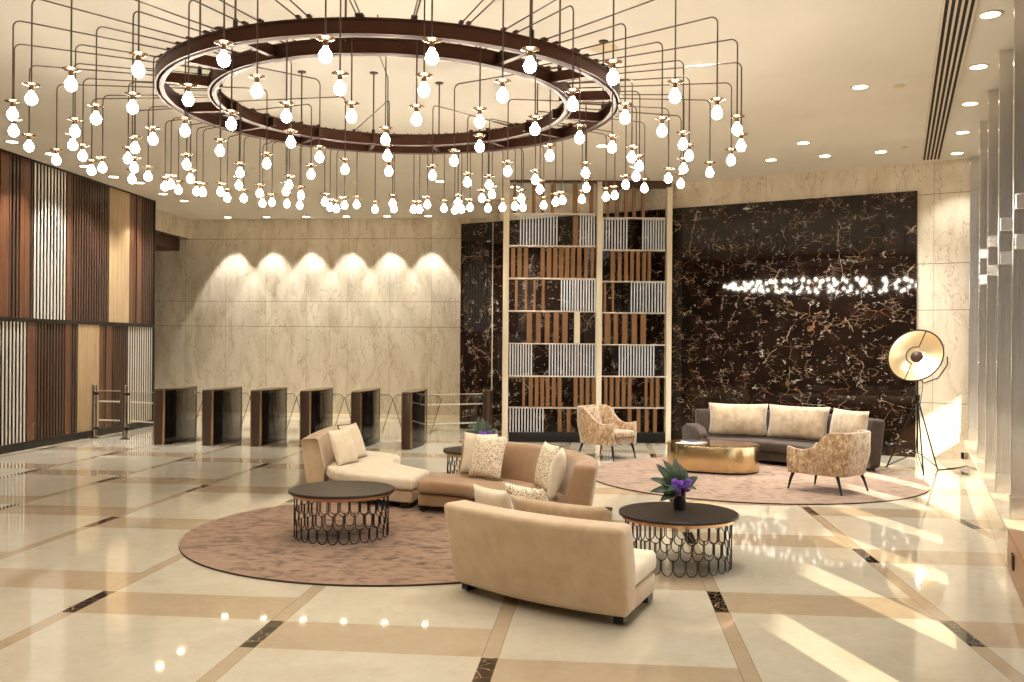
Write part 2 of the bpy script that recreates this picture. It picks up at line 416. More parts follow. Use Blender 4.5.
# right wall: marble ledge, steel fins, transoms and glass
RD = Vector((.4, .917, 0)).normalized(); RN = Vector((.917, -.4, 0)); RANG = math.atan2(RD.y, RD.x)
e0 = RW(YB)
def rbox(mb, y0, y1, o0, o1, z0, z1, m):
    p = (RW(y0) + RW(y1))/2 + RN*((o0 + o1)/2); L = (RW(y1) - RW(y0)).length
    mb.box((p.x, p.y, (z0 + z1)/2), (L, o1 - o0, z1 - z0), m, rz=RANG)
o = MB().box((0, 0, .17), ((RW(15.9) - RW(8.0)).length, 1.0, .34), M['ledge']).build('wall_right', smooth=False, kind='structure', bevel=.012)
p = (RW(15.9) + RW(8.0))/2 + RN*.46; o.location = p; o.rotation_euler = (0, 0, RANG); wr = o
mb = MB(); rbox(mb, YB, 8.0, -.04, .96, 0, .34, M['brass_box']); o = mb.build('trim_7', smooth=False, kind='structure', bevel=.012)
mb = MB(); p = at_z(1015.5, 575, .17); q = RW(7.9)
rbox(mb, 7.42, 7.54, -.052, -.04, .12, .24, M['black_metal']); mb.build('trim_8', smooth=False, kind='structure')
fin_y = [15.66] + [13.195 - 1.555*i for i in range(13)]
for i, y in enumerate(fin_y):
    mb = MB(); dp = .85
    rbox(mb, y - .035, y + .035, .03, dp, .34, CEIL, M['steel'])
    rbox(mb, y - .05, y + .05, .022, dp + .01, .34, .55, M['steel'])
    if i < 1:
        mb.build('window_fin', smooth=False, kind='structure', bevel=.006); continue
    for z in (2.86, 3.22):
        P = [RW(y - .035, .04), RW(y - .035, .80), RW(y - .26, .80), RW(y - .14, .04)]
        mb.prism([(p.x, p.y) for p in P], z - .07, z + .07, M['steel'])
    mb.build('window_fin', smooth=False, kind='structure', bevel=.006)
mb = MB()
for z in (2.86, 3.22, 4.05, 4.3): rbox(mb, YB, 15.9, .80, .93, z - .04, z + .04, M['steel'])
rbox(mb, YB, 15.9, .55, .95, CEIL - .1, CEIL, M['steel'])
w2 = mb.build('window_2', smooth=False, kind='structure')
mb = MB(); rbox(mb, YB, 15.9, .95, .96, .34, CEIL, M['glass']); mb.build('window_pane', parent=w2, smooth=False)
# added unseen canopy outside the right wall, sized to shorten the sun streaks
mb = MB(); rbox(mb, YB - 8, 9.5, 1.0, 5.75, CEIL + .02, CEIL + .3, M['sun_block']); rbox(mb, 9.5, 15.9, 1.0, 4.8, CEIL + .02, CEIL + .3, M['sun_block']); mb.build('sun_block_canopy', smooth=False, kind='structure')

# ------------------------------------------------------------------ rugs
def rug(c, r, m, label):
    mb = MB(); mb.prism(circle((0, 0), r, 128), .001, .016, M['rug_edge'], topmat=m)
    o = mb.build('area_rug', origin=(0, 0, 0), smooth=False); o.location = (c[0], c[1], 0)
    return tag(o, label, 'rug', 'round rugs')
RUG1, RUG2 = (-1.11, 9.36), (3.5, 13.55)
rug(RUG1, 2.1, M['rug'], 'round brown patterned rug under the cream sectional sofa and coffee table')
rug(RUG2, 2.38, M['rug2'], 'large round rose-brown rug under the dark sofa and brass table')

# ------------------------------------------------------------------ curved sofas
def sect(sec, c, a0, a1, n, z_off=0.0):
    rings = []
    for i in range(n + 1):
        a = math.radians(a0 + (a1 - a0)*i/n)
        rings.append([(c[0] + r*math.cos(a), c[1] + r*math.sin(a), z) for r, z in sec])
    return rings
def arc_sofa(name, label, ctr, a0, a1, rin, rout, seat, back, bth, lean, m_out, m_seat, z0=.07, group=None, n=20, b0=None, lift=0.0):
    am = math.radians((a0 + a1)/2); base = (ctr[0] + rout*math.cos(am), ctr[1] + rout*math.sin(am), 0)
    t = thing(name, label, 'sofa', base, 0, group)
    sgn = 1 if a1 > a0 else -1; da = sgn*math.degrees(.012/rin)
    sec = [(rin + .05, z0), (rout - .02, z0), (rout - .02, z0 + .14), (rin + .05, z0 + .14)]
    MB().sweep(sect(sec, ctr, a0 + da, a1 - da, n), m_out).build('base', t, base, .02)
    sec = [(rin, z0 + .145), (rout - bth + .02, z0 + .145), (rout - bth + .02, seat - .02), (rin, seat)]
    MB().sweep(sect(sec, ctr, a0 + da, a1 - da, n), m_seat).build('seat_cushion', t, base, .045, 4)
    sec = [(rout - bth, z0 + .1), (rout, z0 + .005), (rout + lean, back), (rout + lean - bth + .02, back), (rout - bth + .01, seat)]
    sec = [(rout - bth, z0 + .005), (rout, z0 + .005), (rout + lean, back - .012), (rout + lean - bth, back), (rout - bth, seat + .02)]
    MB().sweep(sect(sec, ctr, b0 if b0 is not None else a0, a1, n), m_out).build('backrest', t, base, .045, 4)
    for a in ((a0 + da*5, a1 - da*5)):
        for r in (rin + .14, rout - .12):
            x, y = ctr[0] + r*math.cos(math.radians(a)), ctr[1] + r*math.sin(math.radians(a))
            MB().box((x, y, z0/2 + .008), (.13, .07, z0 - .014), M['black_metal'], rz=math.radians(a)).build('foot', t, base, smooth=False)
    t.location.z = lift
    return t
SOFAS = 'cream curved sectional sofa pieces'
CB, CC = (-1.2, 9.4), (1.956, 8.95)
arc_sofa('curved_sofa', 'tan curved sofa facing the camera behind the wire coffee table', CB, 82, -15, .98, 1.98, .36, .74, .22, .1, M['tan_fab'], M['tan_fab'], group=SOFAS, n=28, b0=71, lift=.017)
arc_sofa('curved_sofa', 'cream curved sofa in the foreground seen from its back', CC, 216.3, 246.9, 2.14, 2.98, .37, .70, .22, .11, M['cream_fab'], M['ivory_fab'], group=SOFAS, n=20)

# chaise with its backrest at the left end
def smooth_poly(pts, n=6, closed=True):
    out = []; N = len(pts)
    for i in range(N):
        p0, p1, p2, p3 = (Vector(pts[(i + k) % N]) for k in (-1, 0, 1, 2))
        for j in range(n):
            t = j/n
            out.append(.5*((2*p1) + (-p0 + p2)*t + (2*p0 - 5*p1 + 4*p2 - p3)*t*t + (-p0 + 3*p1 - 3*p2 + p3)*t**3))
    return out
base = (-1.7, 11.5, 0)
t = thing('chaise_sofa', 'pale cream chaise with low backrest at its left end', 'sofa', base, 0, SOFAS)
front = [(-2.30, 11.55), (-2.16, 11.22), (-1.95, 10.98), (-1.65, 10.78), (-1.35, 10.63), (-1.10, 10.50)]
back_ = [(-.985, 11.30), (-1.22, 11.58), (-1.42, 11.85), (-1.53, 12.10), (-1.55, 12.35), (-1.50, 12.62), (-1.56, 12.88), (-1.78, 13.12), (-2.0, 13.25), (-2.32, 13.38)]
outl = front + back_
def inset(poly, k):
    cx = sum(p[0] for p in poly)/len(poly); cy = sum(p[1] for p in poly)/len(poly)
    return [((p[0] - cx)*k + cx, (p[1] - cy)*k + cy) for p in poly]
MB().prism(inset(outl, .96), .07, .215, M['cream_fab']).build('base', t, base, .02)
MB().prism(outl, .218, .36, M['ivory_fab']).build('seat_cushion', t, base, .045, 4)
path = [(-2.40, 11.5), (-2.43, 11.85), (-2.445, 12.25), (-2.44, 12.65), (-2.42, 13.05), (-2.38, 13.42)]
rings = []
for x, y in smooth_poly(path, 4)[:21]:
    rings.append([(x + .1, y, .075), (x - .1, y, .075), (x - .19, y, .70), (x + .02, y, .715), (x + .1, y, .38)])
MB().sweep(rings, M['cream_fab']).build('backrest', t, base, .05, 4)
t.location.z = .017
for x, y in ((-2.2, 11.6), (-1.22, 10.68), (-1.12, 11.25), (-2.2, 13.1)):
    MB().box((x, y, .043), (.1, .08, .054), M['black_metal']).build('foot', t, base, smooth=False)

# ------------------------------------------------------------------ cushions
def pillow(w, h, T, m, n=14):
    mb = MB(); a, b = w/2, h/2
    for sgn in (1, -1):
        vs = []; fs = []
        for i in range(n + 1):
            for j in range(n + 1):
                u, v = -1 + 2*i/n, -1 + 2*j/n
                x = a*u*(1 - .07*(1 - v*v)*abs(u)); z = b*v*(1 - .07*(1 - u*u)*abs(v))
                y = sgn*T/2*(max(0, (1 - u**2)*(1 - v**2)))**.42
                vs.append((x, y, z))
        for i in range(n):
            for j in range(n):
                k = i*(n + 1) + j
                fs.append((k, k + 1, k + n + 2, k + n + 1))
        mb.add(vs, fs, m)
    return mb
def cushion(p, az, tilt, w, h, T, m, label, roll=0.0, piping=None, cat='cushion', group='scatter cushions'):
    mb = pillow(w, h, T, m); name = 'cushion'
    me = mb.build(name); me.location = p
    me.rotation_euler = (Matrix.Rotation(az, 3, 'Z') @ Matrix.Rotation(-tilt, 3, 'X') @ Matrix.Rotation(roll, 3, 'Y')).to_euler()
    import bmesh
    bm = bmesh.new(); bm.from_mesh(me.data); bmesh.ops.remove_doubles(bm, verts=bm.verts, dist=.0006); bmesh.ops.recalc_face_normals(bm, faces=bm.faces); bm.to_mesh(me.data); bm.free()
    if piping:
        a, b = w/2*.985, h/2*.985; pts = []
        for i in range(40):
            q = i/10
            u, v = ((-1 + 2*q, -1) if q < 1 else (1, -1 + 2*(q - 1)) if q < 2 else (1 - 2*(q - 2), 1) if q < 3 else (-1, 1 - 2*(q - 3)))
            pts.append((a*u*(1 - .07*(1 - v*v)*abs(u)), 0, b*v*(1 - .07*(1 - u*u)*abs(v))))
        MB().tube(pts, .008, piping, 5, True).build('piping', me)
    return tag(me, label, cat, group)
def polar(c, r, a, z): return (c[0] + r*math.cos(math.radians(a)), c[1] + r*math.sin(math.radians(a)), z)
# az 0 = front faces -Y; a sofa arc centred on c at angle a faces its centre: az = a - 90
def on_arc(c, r, a, z, *k, **kw): return cushion(polar(c, r, a, z), math.radians(a - 90 + kw.pop('turn', 0)), *k, **kw)
# chaise (faces +X: az = 90 deg)
cushion((-2.13, 11.78, .595), math.radians(68), .36, .48, .48, .15, M['cush_plain'], 'cream cushion leaning at the near end of the chaise backrest')
cushion((-2.11, 12.36, .60), math.radians(72), .36, .52, .5, .15, M['cush_plain'], 'pale cushion with dark piping at the middle of the chaise backrest', piping=M['pipe'])
# tan sofa
on_arc(CB, 1.67, 60.5, .63, .22, .46, .48, .13, M['cush_plain'], 'plain cream cushion behind the speckled one at the left end of the tan sofa')
on_arc(CB, 1.53, 52.5, .62, .26, .48, .50, .14, M['cush_speck'], 'speckled square cushion at the left end of the tan sofa')
on_arc(CB, 1.62, 14, .62, .22, .50, .50, .16, M['cush_speck'], 'speckled cushion in the right half of the tan sofa')
on_arc(CB, 1.66, -5, .62, .22, .50, .50, .16, M['cush_plain'], 'plain cream cushion at the right end of the tan sofa')
# foreground sofa
on_arc(CC, 2.66, 218.8, .565, .22, .46, .46, .16, M['cush_plain'], 'pale cushion peeking over the left of the foreground sofa back')
on_arc(CC, 2.40, 221.5, .56, .30, .5, .5, .14, M['cush_speck'], 'speckled cushion peeking over the middle of the foreground sofa back')
on_arc(CC, 2.65, 233.5, .55, .22, .90, .44, .15, M['cush_tan'], 'wide gold-beige cushion along the foreground sofa back')

# ------------------------------------------------------------------ wire coffee tables
def wire_table():
    t = thing('coffee_table', '', 'table', (0, 0, 0), 0, 'round wire-base tables')
    MB().lathe([(0.001, .432), (.50, .432), (.515, .436), (.515, .456), (.508, .462), (.001, .462)], M['table_top'], 72).build('tabletop', t, ang=30)
    MB().lathe([(.40, .405), (.485, .405), (.49, .431), (.40, .431)], M['copper'], 72, closed=True).build('rim', t, ang=30)
    mb = MB(); N = 28; r = .455; rows = 3; h = .402/rows
    for row in range(rows):
        ztop = .404 - row*h
        off = .5*(row % 2)
        for k in range(N):
            c0 = 2*PI*(k + off)/N; hw = PI/N*.88; zb = ztop - h*1.06 if row < rows - 1 else .004; rad = r*hw; pts = []
            zc = zb + rad*1.0
            for f in range(0, 9):
                aa = PI - PI*f/8
                pts.append((c0 + hw*math.cos(aa), zc - rad*math.sin(aa)))
            pts = [(c0 - hw, ztop)] + pts + [(c0 + hw, ztop)]
            mb.tube([(r*math.cos(a), r*math.sin(a), z) for a, z in pts], .0048, M['black_metal'], 4)
    mb.build('wire_base', t, ang=60)
    return t
T1, T2, T3 = (-1.66, 9.13), (1.455, 8.08), (-.42, 12.75)
tb = wire_table(); tb.location = (T1[0], T1[1], .017); tb['label'] = 'round wire-base coffee table standing on the brown rug'
dup(tb, (T2[0], T2[1], 0), .3, 'round wire-base coffee table holding flowers at the right')
dup(tb, (T3[0], T3[1], 0), .5, 'round wire-base table mostly hidden behind the tan sofa')

# flowers
def leaf_mb(L, W):
    mb = MB(); n = 9; vs = []; fs = []
    for i in range(n + 1):
        t = i/n; w = W*math.sin(PI*min(1, t**.8))**.75*.5 + .002; zz = -.25*L*t*t + .06*L*math.sin(PI*t)
        for j, q in enumerate((-1, -.5, 0, .5, 1)): vs.append((w*q, L*t, zz - .012*abs(q)*0 + .25*w*abs(q)))
    for i in range(n):
        for j in range(4): fs.append((i*5 + j, i*5 + j + 1, i*5 + j + 6, i*5 + j + 5))
    mb.add(vs, fs, M['leaf']); return mb
def flowers(loc, label, seed):
    rnd = random.Random(seed)
    t = thing('flower_arrangement', label, 'flowers', loc, 0, 'purple flower arrangements')
    MB().lathe([(.001, 0), (.052, 0), (.055, .01), (.055, .17), (.048, .17), (.046, .02), (.001, .02)], M['vase'], 32).build('vase', t, ang=30)
    specs = [(185, 30, .27), (200, 8, .26), (172, 52, .30), (150, 66, .31), (120, 76, .30), (75, 74, .25), (52, 58, .24), (15, 40, .22), (210, -12, .20), (240, 20, .22), (300, 25, .2), (95, 45, .26)]
    for az, el, L in specs:
        mb = leaf_mb(L, .075 + .02*rnd.random()); o = mb.build('leaf', t)
        o.location = (0, 0, .165)
        o.rotation_euler = (Matrix.Rotation(math.radians(az - 90), 3, 'Z') @ Matrix.Rotation(math.radians(el), 3, 'X') @ Matrix.Rotation(1.05*math.cos(math.radians(az)) + rnd.uniform(-.25, .25), 3, 'Y')).to_euler()
        sd = o.modifiers.new('thick', 'SOLIDIFY'); sd.thickness = .003
    for i, (x, y, z) in enumerate([(-.055, -.05, .20), (-.02, -.07, .19), (.03, -.07, .20), (.065, -.05, .215), (.0, -.05, .235), (-.05, -.03, .245), (.075, -.02, .245), (.045, -.045, .25), (.055, -.06, .175), (-.03, -.075, .165)]):
        mb = MB()
        for k in range(6):
            a = k*PI/3 + i; 
            X = Matrix.Translation((x, y, z)) @ Matrix.Rotation(-.9 + .5*math.sin(i), 4, 'X') @ Matrix.Rotation(a, 4, 'Z') @ Matrix.Translation((.016, 0, 0)) @ Matrix.Rotation(-.45, 4, 'Y') @ Matrix.Diagonal((1, .75, .35, 1))
            mb.lathe([(.001, -.02), (.012, -.016), (.02, 0), (.012, .016), (.001, .02)], M['petal'], 8, X)
        mb.tube([(x, y, z), (x*.4, y*.4, .15)], .004, M['stem'], 5)
        mb.build('flower', t)
    return t
pf = at_z(679.5, 509.5, .462)
flowers((pf.x, pf.y, .462), 'purple flowers and dark leaves in a black vase on the right coffee table', 3)
pf3 = at_z(484, 452, .462)
flowers((-.36, 12.55, .462), 'purple flowers in a vase behind the back of the tan sofa', 5)

# ------------------------------------------------------------------ armchairs
def armchair():
    t = thing('armchair', '', 'armchair', (0, 0, 0), 0, 'crushed velvet armchairs')
    N = 40; rings = []
    def pl(s):                                            # plan of the wrap-around shell, s 0..1
        L1, rc, wb = .50, .16, .62
        segs = [('l', (-.36, -.36), (-.335, .14)), ('a', (-.175, .14), .16, PI, PI/2), ('l', (-.175, .30), (.175, .30)), ('a', (.175, .14), .16, PI/2, 0), ('l', (.335, .14), (.36, -.36))]
        lens = [.5, .25, .35, .25, .5]; tot = sum(lens); q = s*tot
        for sg, ln in zip(segs, lens):
            if q <= ln + 1e-9:
                f = q/ln
                if sg[0] == 'l':
                    d = Vector(sg[2]) - Vector(sg[1]); p = Vector(sg[1]) + d*f; n = Vector((-d.y, d.x)).normalized()
                else:
                    a = sg[3] + (sg[4] - sg[3])*f; n = Vector((math.cos(a), math.sin(a))); p = Vector(sg[1]) + n*sg[2]
                return p, n
            q -= ln
    for i in range(N + 1):
        s = i/N; p, n = pl(s); back = max(0, min(1, (p.y + .10)/.30)); back = back*back*(3 - 2*back)
        arm = .60 - .035*math.sin(PI*max(0, min(1, (p.y + .36)/.3)))
        top = arm + (.83 - arm)*back; lean = .006 + .06*back
        bot = .235; th = .075
        o0 = p; o1 = p + n*lean; i1 = o1 - n*th*.8; i0 = p - n*th
        om = p + n*(lean*.75 + .012)
        rings.append([(o0.x, o0.y, bot), (om.x, om.y, bot + (top - bot)*.5), (o1.x, o1.y, top), (i1.x, i1.y, top), (i0.x, i0.y, bot)])
    MB().sweep(rings, M['velvet']).build('shell', t, None, .018, 3)
    MB().box((0, -.03, .30), (.62, .6, .10), M['velvet']).build('seat_frame', t, None, .02)
    P = [(-.29, -.375), (.29, -.375), (.275, .2), (-.275, .2)]
    MB().prism(P, .352, .455, M['velvet']).build('seat_cushion', t, None, .035, 4)
    X = Matrix.Translation((0, .232, .63)) @ Matrix.Rotation(-.2, 4, 'X')
    MB().box((0, 0, 0), (.46, .07, .34), M['velvet'], X).build('back_pad', t, None, .03, 4)
    for sx in (-1, 1):
        for y, dy in ((-.31, -.05), (.22, .07)):
            MB().tube([(sx*.29, y, .25), (sx*.31, y + dy*.5, .14), (sx*.325, y + dy, .002)], .022, M['black_metal'], 10, r1=.010).build('leg', t)
    return t
ch = armchair(); ch.location = (1.58, 15.72, 0); ch.rotation_euler = (0, 0, math.radians(48)); ch['label'] = 'mottled brown armchair facing right in front of the slatted room divider'
ch.scale = (.96, 1.14, 1.05)
c2 = dup(ch, (4.2, 12.22, .017), math.radians(220), 'mottled armchair seen from behind on the right rug near the window wall')
c2.scale = (.98, 1.2, .96)

# ------------------------------------------------------------------ dark sofa with beige back cushions
CS = (3.2, 13.8)
t = arc_sofa('curved_sofa', 'dark taupe curved sofa with large beige back cushions by the black marble', CS, 90, 5, 1.3, 2.38, .37, .80, .2, .08, M['taupe'], M['taupe'], .06, n=26, lift=.017)
base = Vector((t.location.x, t.location.y, 0))
sec = [(1.28, .065), (2.2, .065), (2.22, .5), (2.0, .575), (1.5, .56), (1.28, .46)]
MB().sweep(sect(sec, CS, 90.5, 97, 4), M['taupe']).build('armrest', t, base, .06, 4)
BC = 'beige back cushions of the dark sofa'
for (x, y), az, w, lab in (((3.80, 15.60), 74, .98, 'left beige back cushion on the dark sofa'), ((4.64, 15.08), 47, 1.06, 'middle beige back cushion on the dark sofa'), ((5.15, 14.22), 17, .86, 'right beige back cushion on the dark sofa, behind the armchair')):
    cushion((x, y, .67), math.radians(az - 90), .18, w, .56, .24, M['back_cush'], lab, group=BC)
# brass drum table
def stadium(L, W, n=20):
    r = W/2; q = L/2 - r
    return [(q + r*math.cos(a), r*math.sin(a)) for a in [-PI/2 + PI*i/n for i in range(n + 1)]] + [(-q + r*math.cos(a), r*math.sin(a)) for a in [PI/2 + PI*i/n for i in range(n + 1)]]
t = thing('drum_table', 'low oval brushed-brass table in front of the dark sofa', 'table', (3.06, 14.12, .017), math.radians(-24))
MB().prism(stadium(1.30, .86), 0, .03, M['black_metal']).build('plinth', t, ang=40)
MB().prism(stadium(1.38, .94), .03, .405, M['gold']).build('drum', t, None, .004, 2)
MB().prism(stadium(1.36, .92), .406, .416, M['brown_gloss']).build('tabletop', t, ang=40)
def magazine(p, rz, m, label, th=.012, w=.23, l=.3):
    o = MB().box((0, 0, th/2), (w, l, th*.9), M['paper']).box((0, 0, th + .0004), (w*.995, l*.995, .0008), m).build('magazine', smooth=False)
    o.location = p; o.rotation_euler = (0, 0, rz); return tag(o, label, 'magazine', 'magazines on the brass table')
magazine((2.72, 14.05, .434), .9, M['paper'], 'white open magazine lowest on the brass table', .012, .42, .32)
magazine((2.76, 14.14, .4475), .35, M['paper_dark'], 'dark-covered magazine lying on top of the white one', .012, .24, .32)

# ------------------------------------------------------------------ tripod studio lamp
base = Vector((6.28, 14.42, 0))
t = thing('floor_lamp', 'black tripod studio lamp with gold dish beside the black marble', 'lamp', base)
apex = at_d(917.6, 398, 14.45); hub = at_d(917.4, 452, 14.45); topc = at_d(917.4, 378, 14.45)
L_ = lambda p: p - base
MB().tube([L_(hub), L_(topc)], .016, M['black_metal'], 8).build('pole', t)
MB().lathe([(.03, -.05), (.035, -.05), (.035, .05), (.03, .05)], M['black_metal'], 12, Matrix.Translation(L_(apex))).build('collar', t)
feet = [at_z(886.2, 468.6), at_z(923.6, 476), at_z(937.4, 469.8), ]
for f in feet:
    f.z = .012
    MB().tube([L_(apex), L_(f)], .012, M['black_metal'], 6).build('leg', t)
    MB().tube([L_(hub), L_(f) + Vector((0, 0, .03))], .008, M['black_metal'], 6).build('brace', t)
dc = at_d(915.3, 355.3, 14.35); nv = Vector((-.66, -.66, .36)).normalized()
Q = nv.to_track_quat('Z', 'Y').to_matrix().to_4x4()
X = Matrix.Translation(L_(dc)) @ Q
RD_ = .415; prof = [(RD_*math.sin(a)/math.sin(1.15), -(math.cos(a) - math.cos(1.15))*RD_*1.0/math.sin(1.15)) for a in [1.15*i/14 for i in range(15)]]
prof = [(max(r, .001), z) for r, z in prof]
MB().lathe(prof, M['gold_in'], 48, X, cap=False).build('reflector', t)
MB().lathe([(r*1.02 + .004, z - .012) for r, z in prof], M['black_metal'], 48, X, cap=False).build('dish', t)
MB().tube([(RD_*1.01*math.cos(2*PI*k/48), RD_*1.01*math.sin(2*PI*k/48), 0) for k in range(48)], .012, M['black_metal'], 6, True, X).build('rim', t)
MB().lathe([(.001, -.13), (.05, -.12), (.085, -.09), (.095, -.06), (.085, -.035), (.05, -.02), (.001, -.015)], M['bronze_dark'], 32, X).build('bulb_shield', t)
ll = bpy.data.lights.new('lamp_bulb', 'POINT'); ll.energy = 9; ll.color = (1, .93, .8); ll.shadow_soft_size = .03
lo = bpy.data.objects.new('lamp_bulb', ll); COL.objects.link(lo); lo.parent = t; lo.location = X @ Vector((0, 0, -.19))
up = X.to_3x3().inverted() @ Vector((.35, .0, .94)); ua = math.atan2(up.y, up.x)
pts = [(RD_*1.0*q*math.cos(ua), RD_*1.0*q*math.sin(ua), .0) for q in (1, .7, .34)]
pts += [(.14*math.cos(ua + a), .14*math.sin(ua + a), 0.0) for a in [PI*i/10 for i in range(11)]]
pts += [(-RD_*q*math.cos(ua), -RD_*q*math.sin(ua), 0.0) for q in (.34, .7, 1)]
MB().tube(pts, .009, M['black_metal'], 6, False, X).build('crossbar', t)
MB().lathe([(.001, -.40), (.07, -.40), (.10, -.36), (.12, -.28), (.001, -.28)], M['black_metal'], 24, X).build('lamp_housing', t)
side = Vector((.75, -.57, 0)).normalized()
y0 = L_(dc) - nv*.05 + side*.44; y1 = L_(topc)
MB().tube([y0, y0 + Vector((.03, .05, -.12)), y0*.5 + y1*.5 + Vector((.12, .05, -.16)), y1 + Vector((.1, 0, -.08)), y1], .01, M['black_metal'], 6).build('yoke', t)
MB().tube([L_(dc) - nv*.28, L_(dc) - nv*.3 + Vector((.05, .1, -.4)), L_(dc) + Vector((.16, .25, -1.0)), L_(dc) + Vector((.1, .2, -1.5)), Vector((.1, .15, .012))], .006, M['dark_rail'], 5).build('cable', t)
pw = RW(15.2); pp = Vector((pw.x - .02, pw.y, .14))
o = MB().box((0, 0, 0), (.07, .05, .1), M['black_metal']).build('power_plug', bevel=.006); o.location = RW(15.2) - RN*.07 + Vector((0, 0, .14)); o.rotation_euler = (0, 0, RANG)
tag(o, 'small black plug on the marble ledge under the window fins', 'plug')
pts = smooth_poly([(*feet[2].xy, .01), (6.95, 14.62, .01), (7.12, 14.72, .012), (7.26, 14.8, .04), tuple(o.location - Vector((0, 0, .05)))], 5)[:21]
tag(MB().tube(pts, .009, M['black_metal'], 6).build('extension_cord', origin=(0, 0, 0)), 'black power cord running from the tripod lamp to the plug', 'cord')

# ------------------------------------------------------------------ turnstiles
def turnstile(wings=True):
    t = thing('turnstile', '', 'turnstile', (0, 0, 0), 0, 'speed-gate turnstiles in a row')
    W, D, Hh = .165, 1.42, 1.03
    MB().box((0, .03, Hh/2 - .01), (W, .06, Hh - .02), M['bronze']).build('front_panel', t, None, .006)
    MB().box((0, D - .03, Hh/2 - .01), (W, .06, Hh - .02), M['bronze']).build('rear_panel', t, None, .006)
    n = 14
    def side(off): return [(W/2 + off + .06*math.sin(PI*i/n), .065 + (D - .13)*i/n) for i in range(n + 1)]
    rt = side(0); lf = [(-x, y) for x, y in reversed(rt)]
    MB().prism(rt + lf, .02, Hh - .03, M['black_glass']).build('cabinet', t, ang=40)
    MB().prism([(x*.96, y) for x, y in rt + lf], 0, .02, M['dark_rail']).build('plinth', t, ang=40)
    rt2 = [(W/2 + .004, 0)] + [(x + .004, y) for x, y in rt] + [(W/2 + .004, D)]
    MB().prism(rt2 + [(-x, y) for x, y in reversed(rt2)], Hh - .018, Hh, M['cover']).build('top_cover', t, ang=40)
    for sx in (-1, 1): MB().box((sx*(W/2 + .004), .035, Hh/2 - .01), (.016, .07, Hh - .02), M['copper']).build('edge_strip', t, smooth=False)
    if wings:
        for sx in (-1, 1):
            w = sx*(W/2 + .05); P = [(w, .2), (w + sx*.10, .93), (w + sx*.26, .93), (w + sx*.34, .86), (w + sx*.13, .2)]
            mb = MB(); vs = [(x, D*.62 - .005, z) for x, z in P] + [(x, D*.62 + .005, z) for x, z in P]
            mb.add(vs, [(4, 3, 2, 1, 0), (5, 6, 7, 8, 9)] + [(i, (i+1) % 5, 5 + (i+1) % 5, 5 + i) for i in range(5)], M['glass'])
            f = mb.build('glass_wing', t, smooth=False)
            MB().tube([(P[i][0], D*.62, P[i][1]) for i in (1, 2, 3, 4)], .006, M['dark_rail'], 4).build('wing_edge', f)
    return t
tdata = [(153.5, 162.5, 444.8), (202.2, 211, 445.7), (250.5, 259.6, 446.6), (300, 309, 447.4), (351, 360, 448.4), (401.3, 411, 449.6)]
ords = ['leftmost turnstile in the row, next to the slatted wall railing', 'second turnstile from the left in the gate row', 'third turnstile from the left in the gate row', 'fourth turnstile from the left, just left of the chaise', 'fifth turnstile from the left, rising behind the chaise cushions', 'rightmost turnstile in the row, nearest the black marble']
t0 = None
for (u0, u1, v), lab in zip(tdata, ords):
    p = (at_z(u0, v) + at_z(u1, v))/2
    if t0 is None: t0 = turnstile(); q = t0
    else: q = clone(t0)
    q.location = (p.x, p.y, 0); q.rotation_euler = (0, 0, -math.radians(6.5)); q['label'] = lab

# glass railings
def post(name, p, h, r, m, label, cat, group=None):
    t = thing(name, label, cat, (p.x, p.y, 0), 0, group)
    MB().lathe([(.001, 0), (r*1.9, 0), (r*1.9, .012), (r*1.05, .02), (.001, .02)], M['dark_rail'], 24).build('base_plate', t)
    MB().lathe([(.001, .02), (r, .02), (r, h - .01), (r*.8, h), (.001, h)], m, 24).build('shaft', t, ang=30)
    return t
pa, pb = at_z(94.3, 438), at_z(125, 439)
for p, lab in ((pa, 'steel railing post at the slatted wall, farther from the turnstiles'), (pb, 'steel railing post beside the leftmost turnstile')):
    t = post('railing_post', p, 1.05, .048, M['steel_post'], lab, 'post', 'railing posts')
    for z in (.2, .88): MB().box((.05, -.02, z), (.09, .06, .05), M['dark_rail']).build('clamp', t, smooth=False)
def panel(p, q, z0, z1, label):
    d = q - p; L = d.length; c_ = (p + q)/2
    o = MB().box((0, 0, (z0 + z1)/2), (L, .012, z1 - z0), M['glass']).build('glass_panel', smooth=False)
    o.location = (c_.x, c_.y, 0); o.rotation_euler = (0, 0, math.atan2(d.y, d.x))
    tag(o, label, 'glass panel', 'glass railing panels')
    mb = MB(); n = int(L/.028)
    for z in (.36, .73):
        for i in range(n): mb.box((-L/2 + (i + .5)*L/n, -.008, z), (.014, .003, .03), M['dots'])
    mb.build('dotted_band', o, smooth=False)
    MB().box((0, 0, z1 + .006), (L, .016, .012), M['shelf']).build('top_edge', o, smooth=False)
ee = Vector((.10, -.005, 0))
panel(pa + ee, pb - ee, .045, .93, 'clear glass railing panel between the two steel posts')
l0 = at_z(153.5, 444.8)
panel(pb + ee, Vector((l0.x - .03, l0.y + .5, 0)), .045, .93, 'clear glass panel from steel post to the leftmost turnstile')
pc = at_z(487, 437); pc = Vector((-.47, 18.4, 0))
post('bollard', pc, 1.0, .09, M['bronze'], 'bronze cylindrical bollard left of the slatted room divider', 'bollard')
r0 = (at_z(411, 449.6) + at_z(428, 442))/2
panel(Vector((-1.62, 17.9, 0)), pc - Vector((.1, 0, 0)), .045, .92, 'clear glass panel between the rightmost turnstile and the bronze bollard')

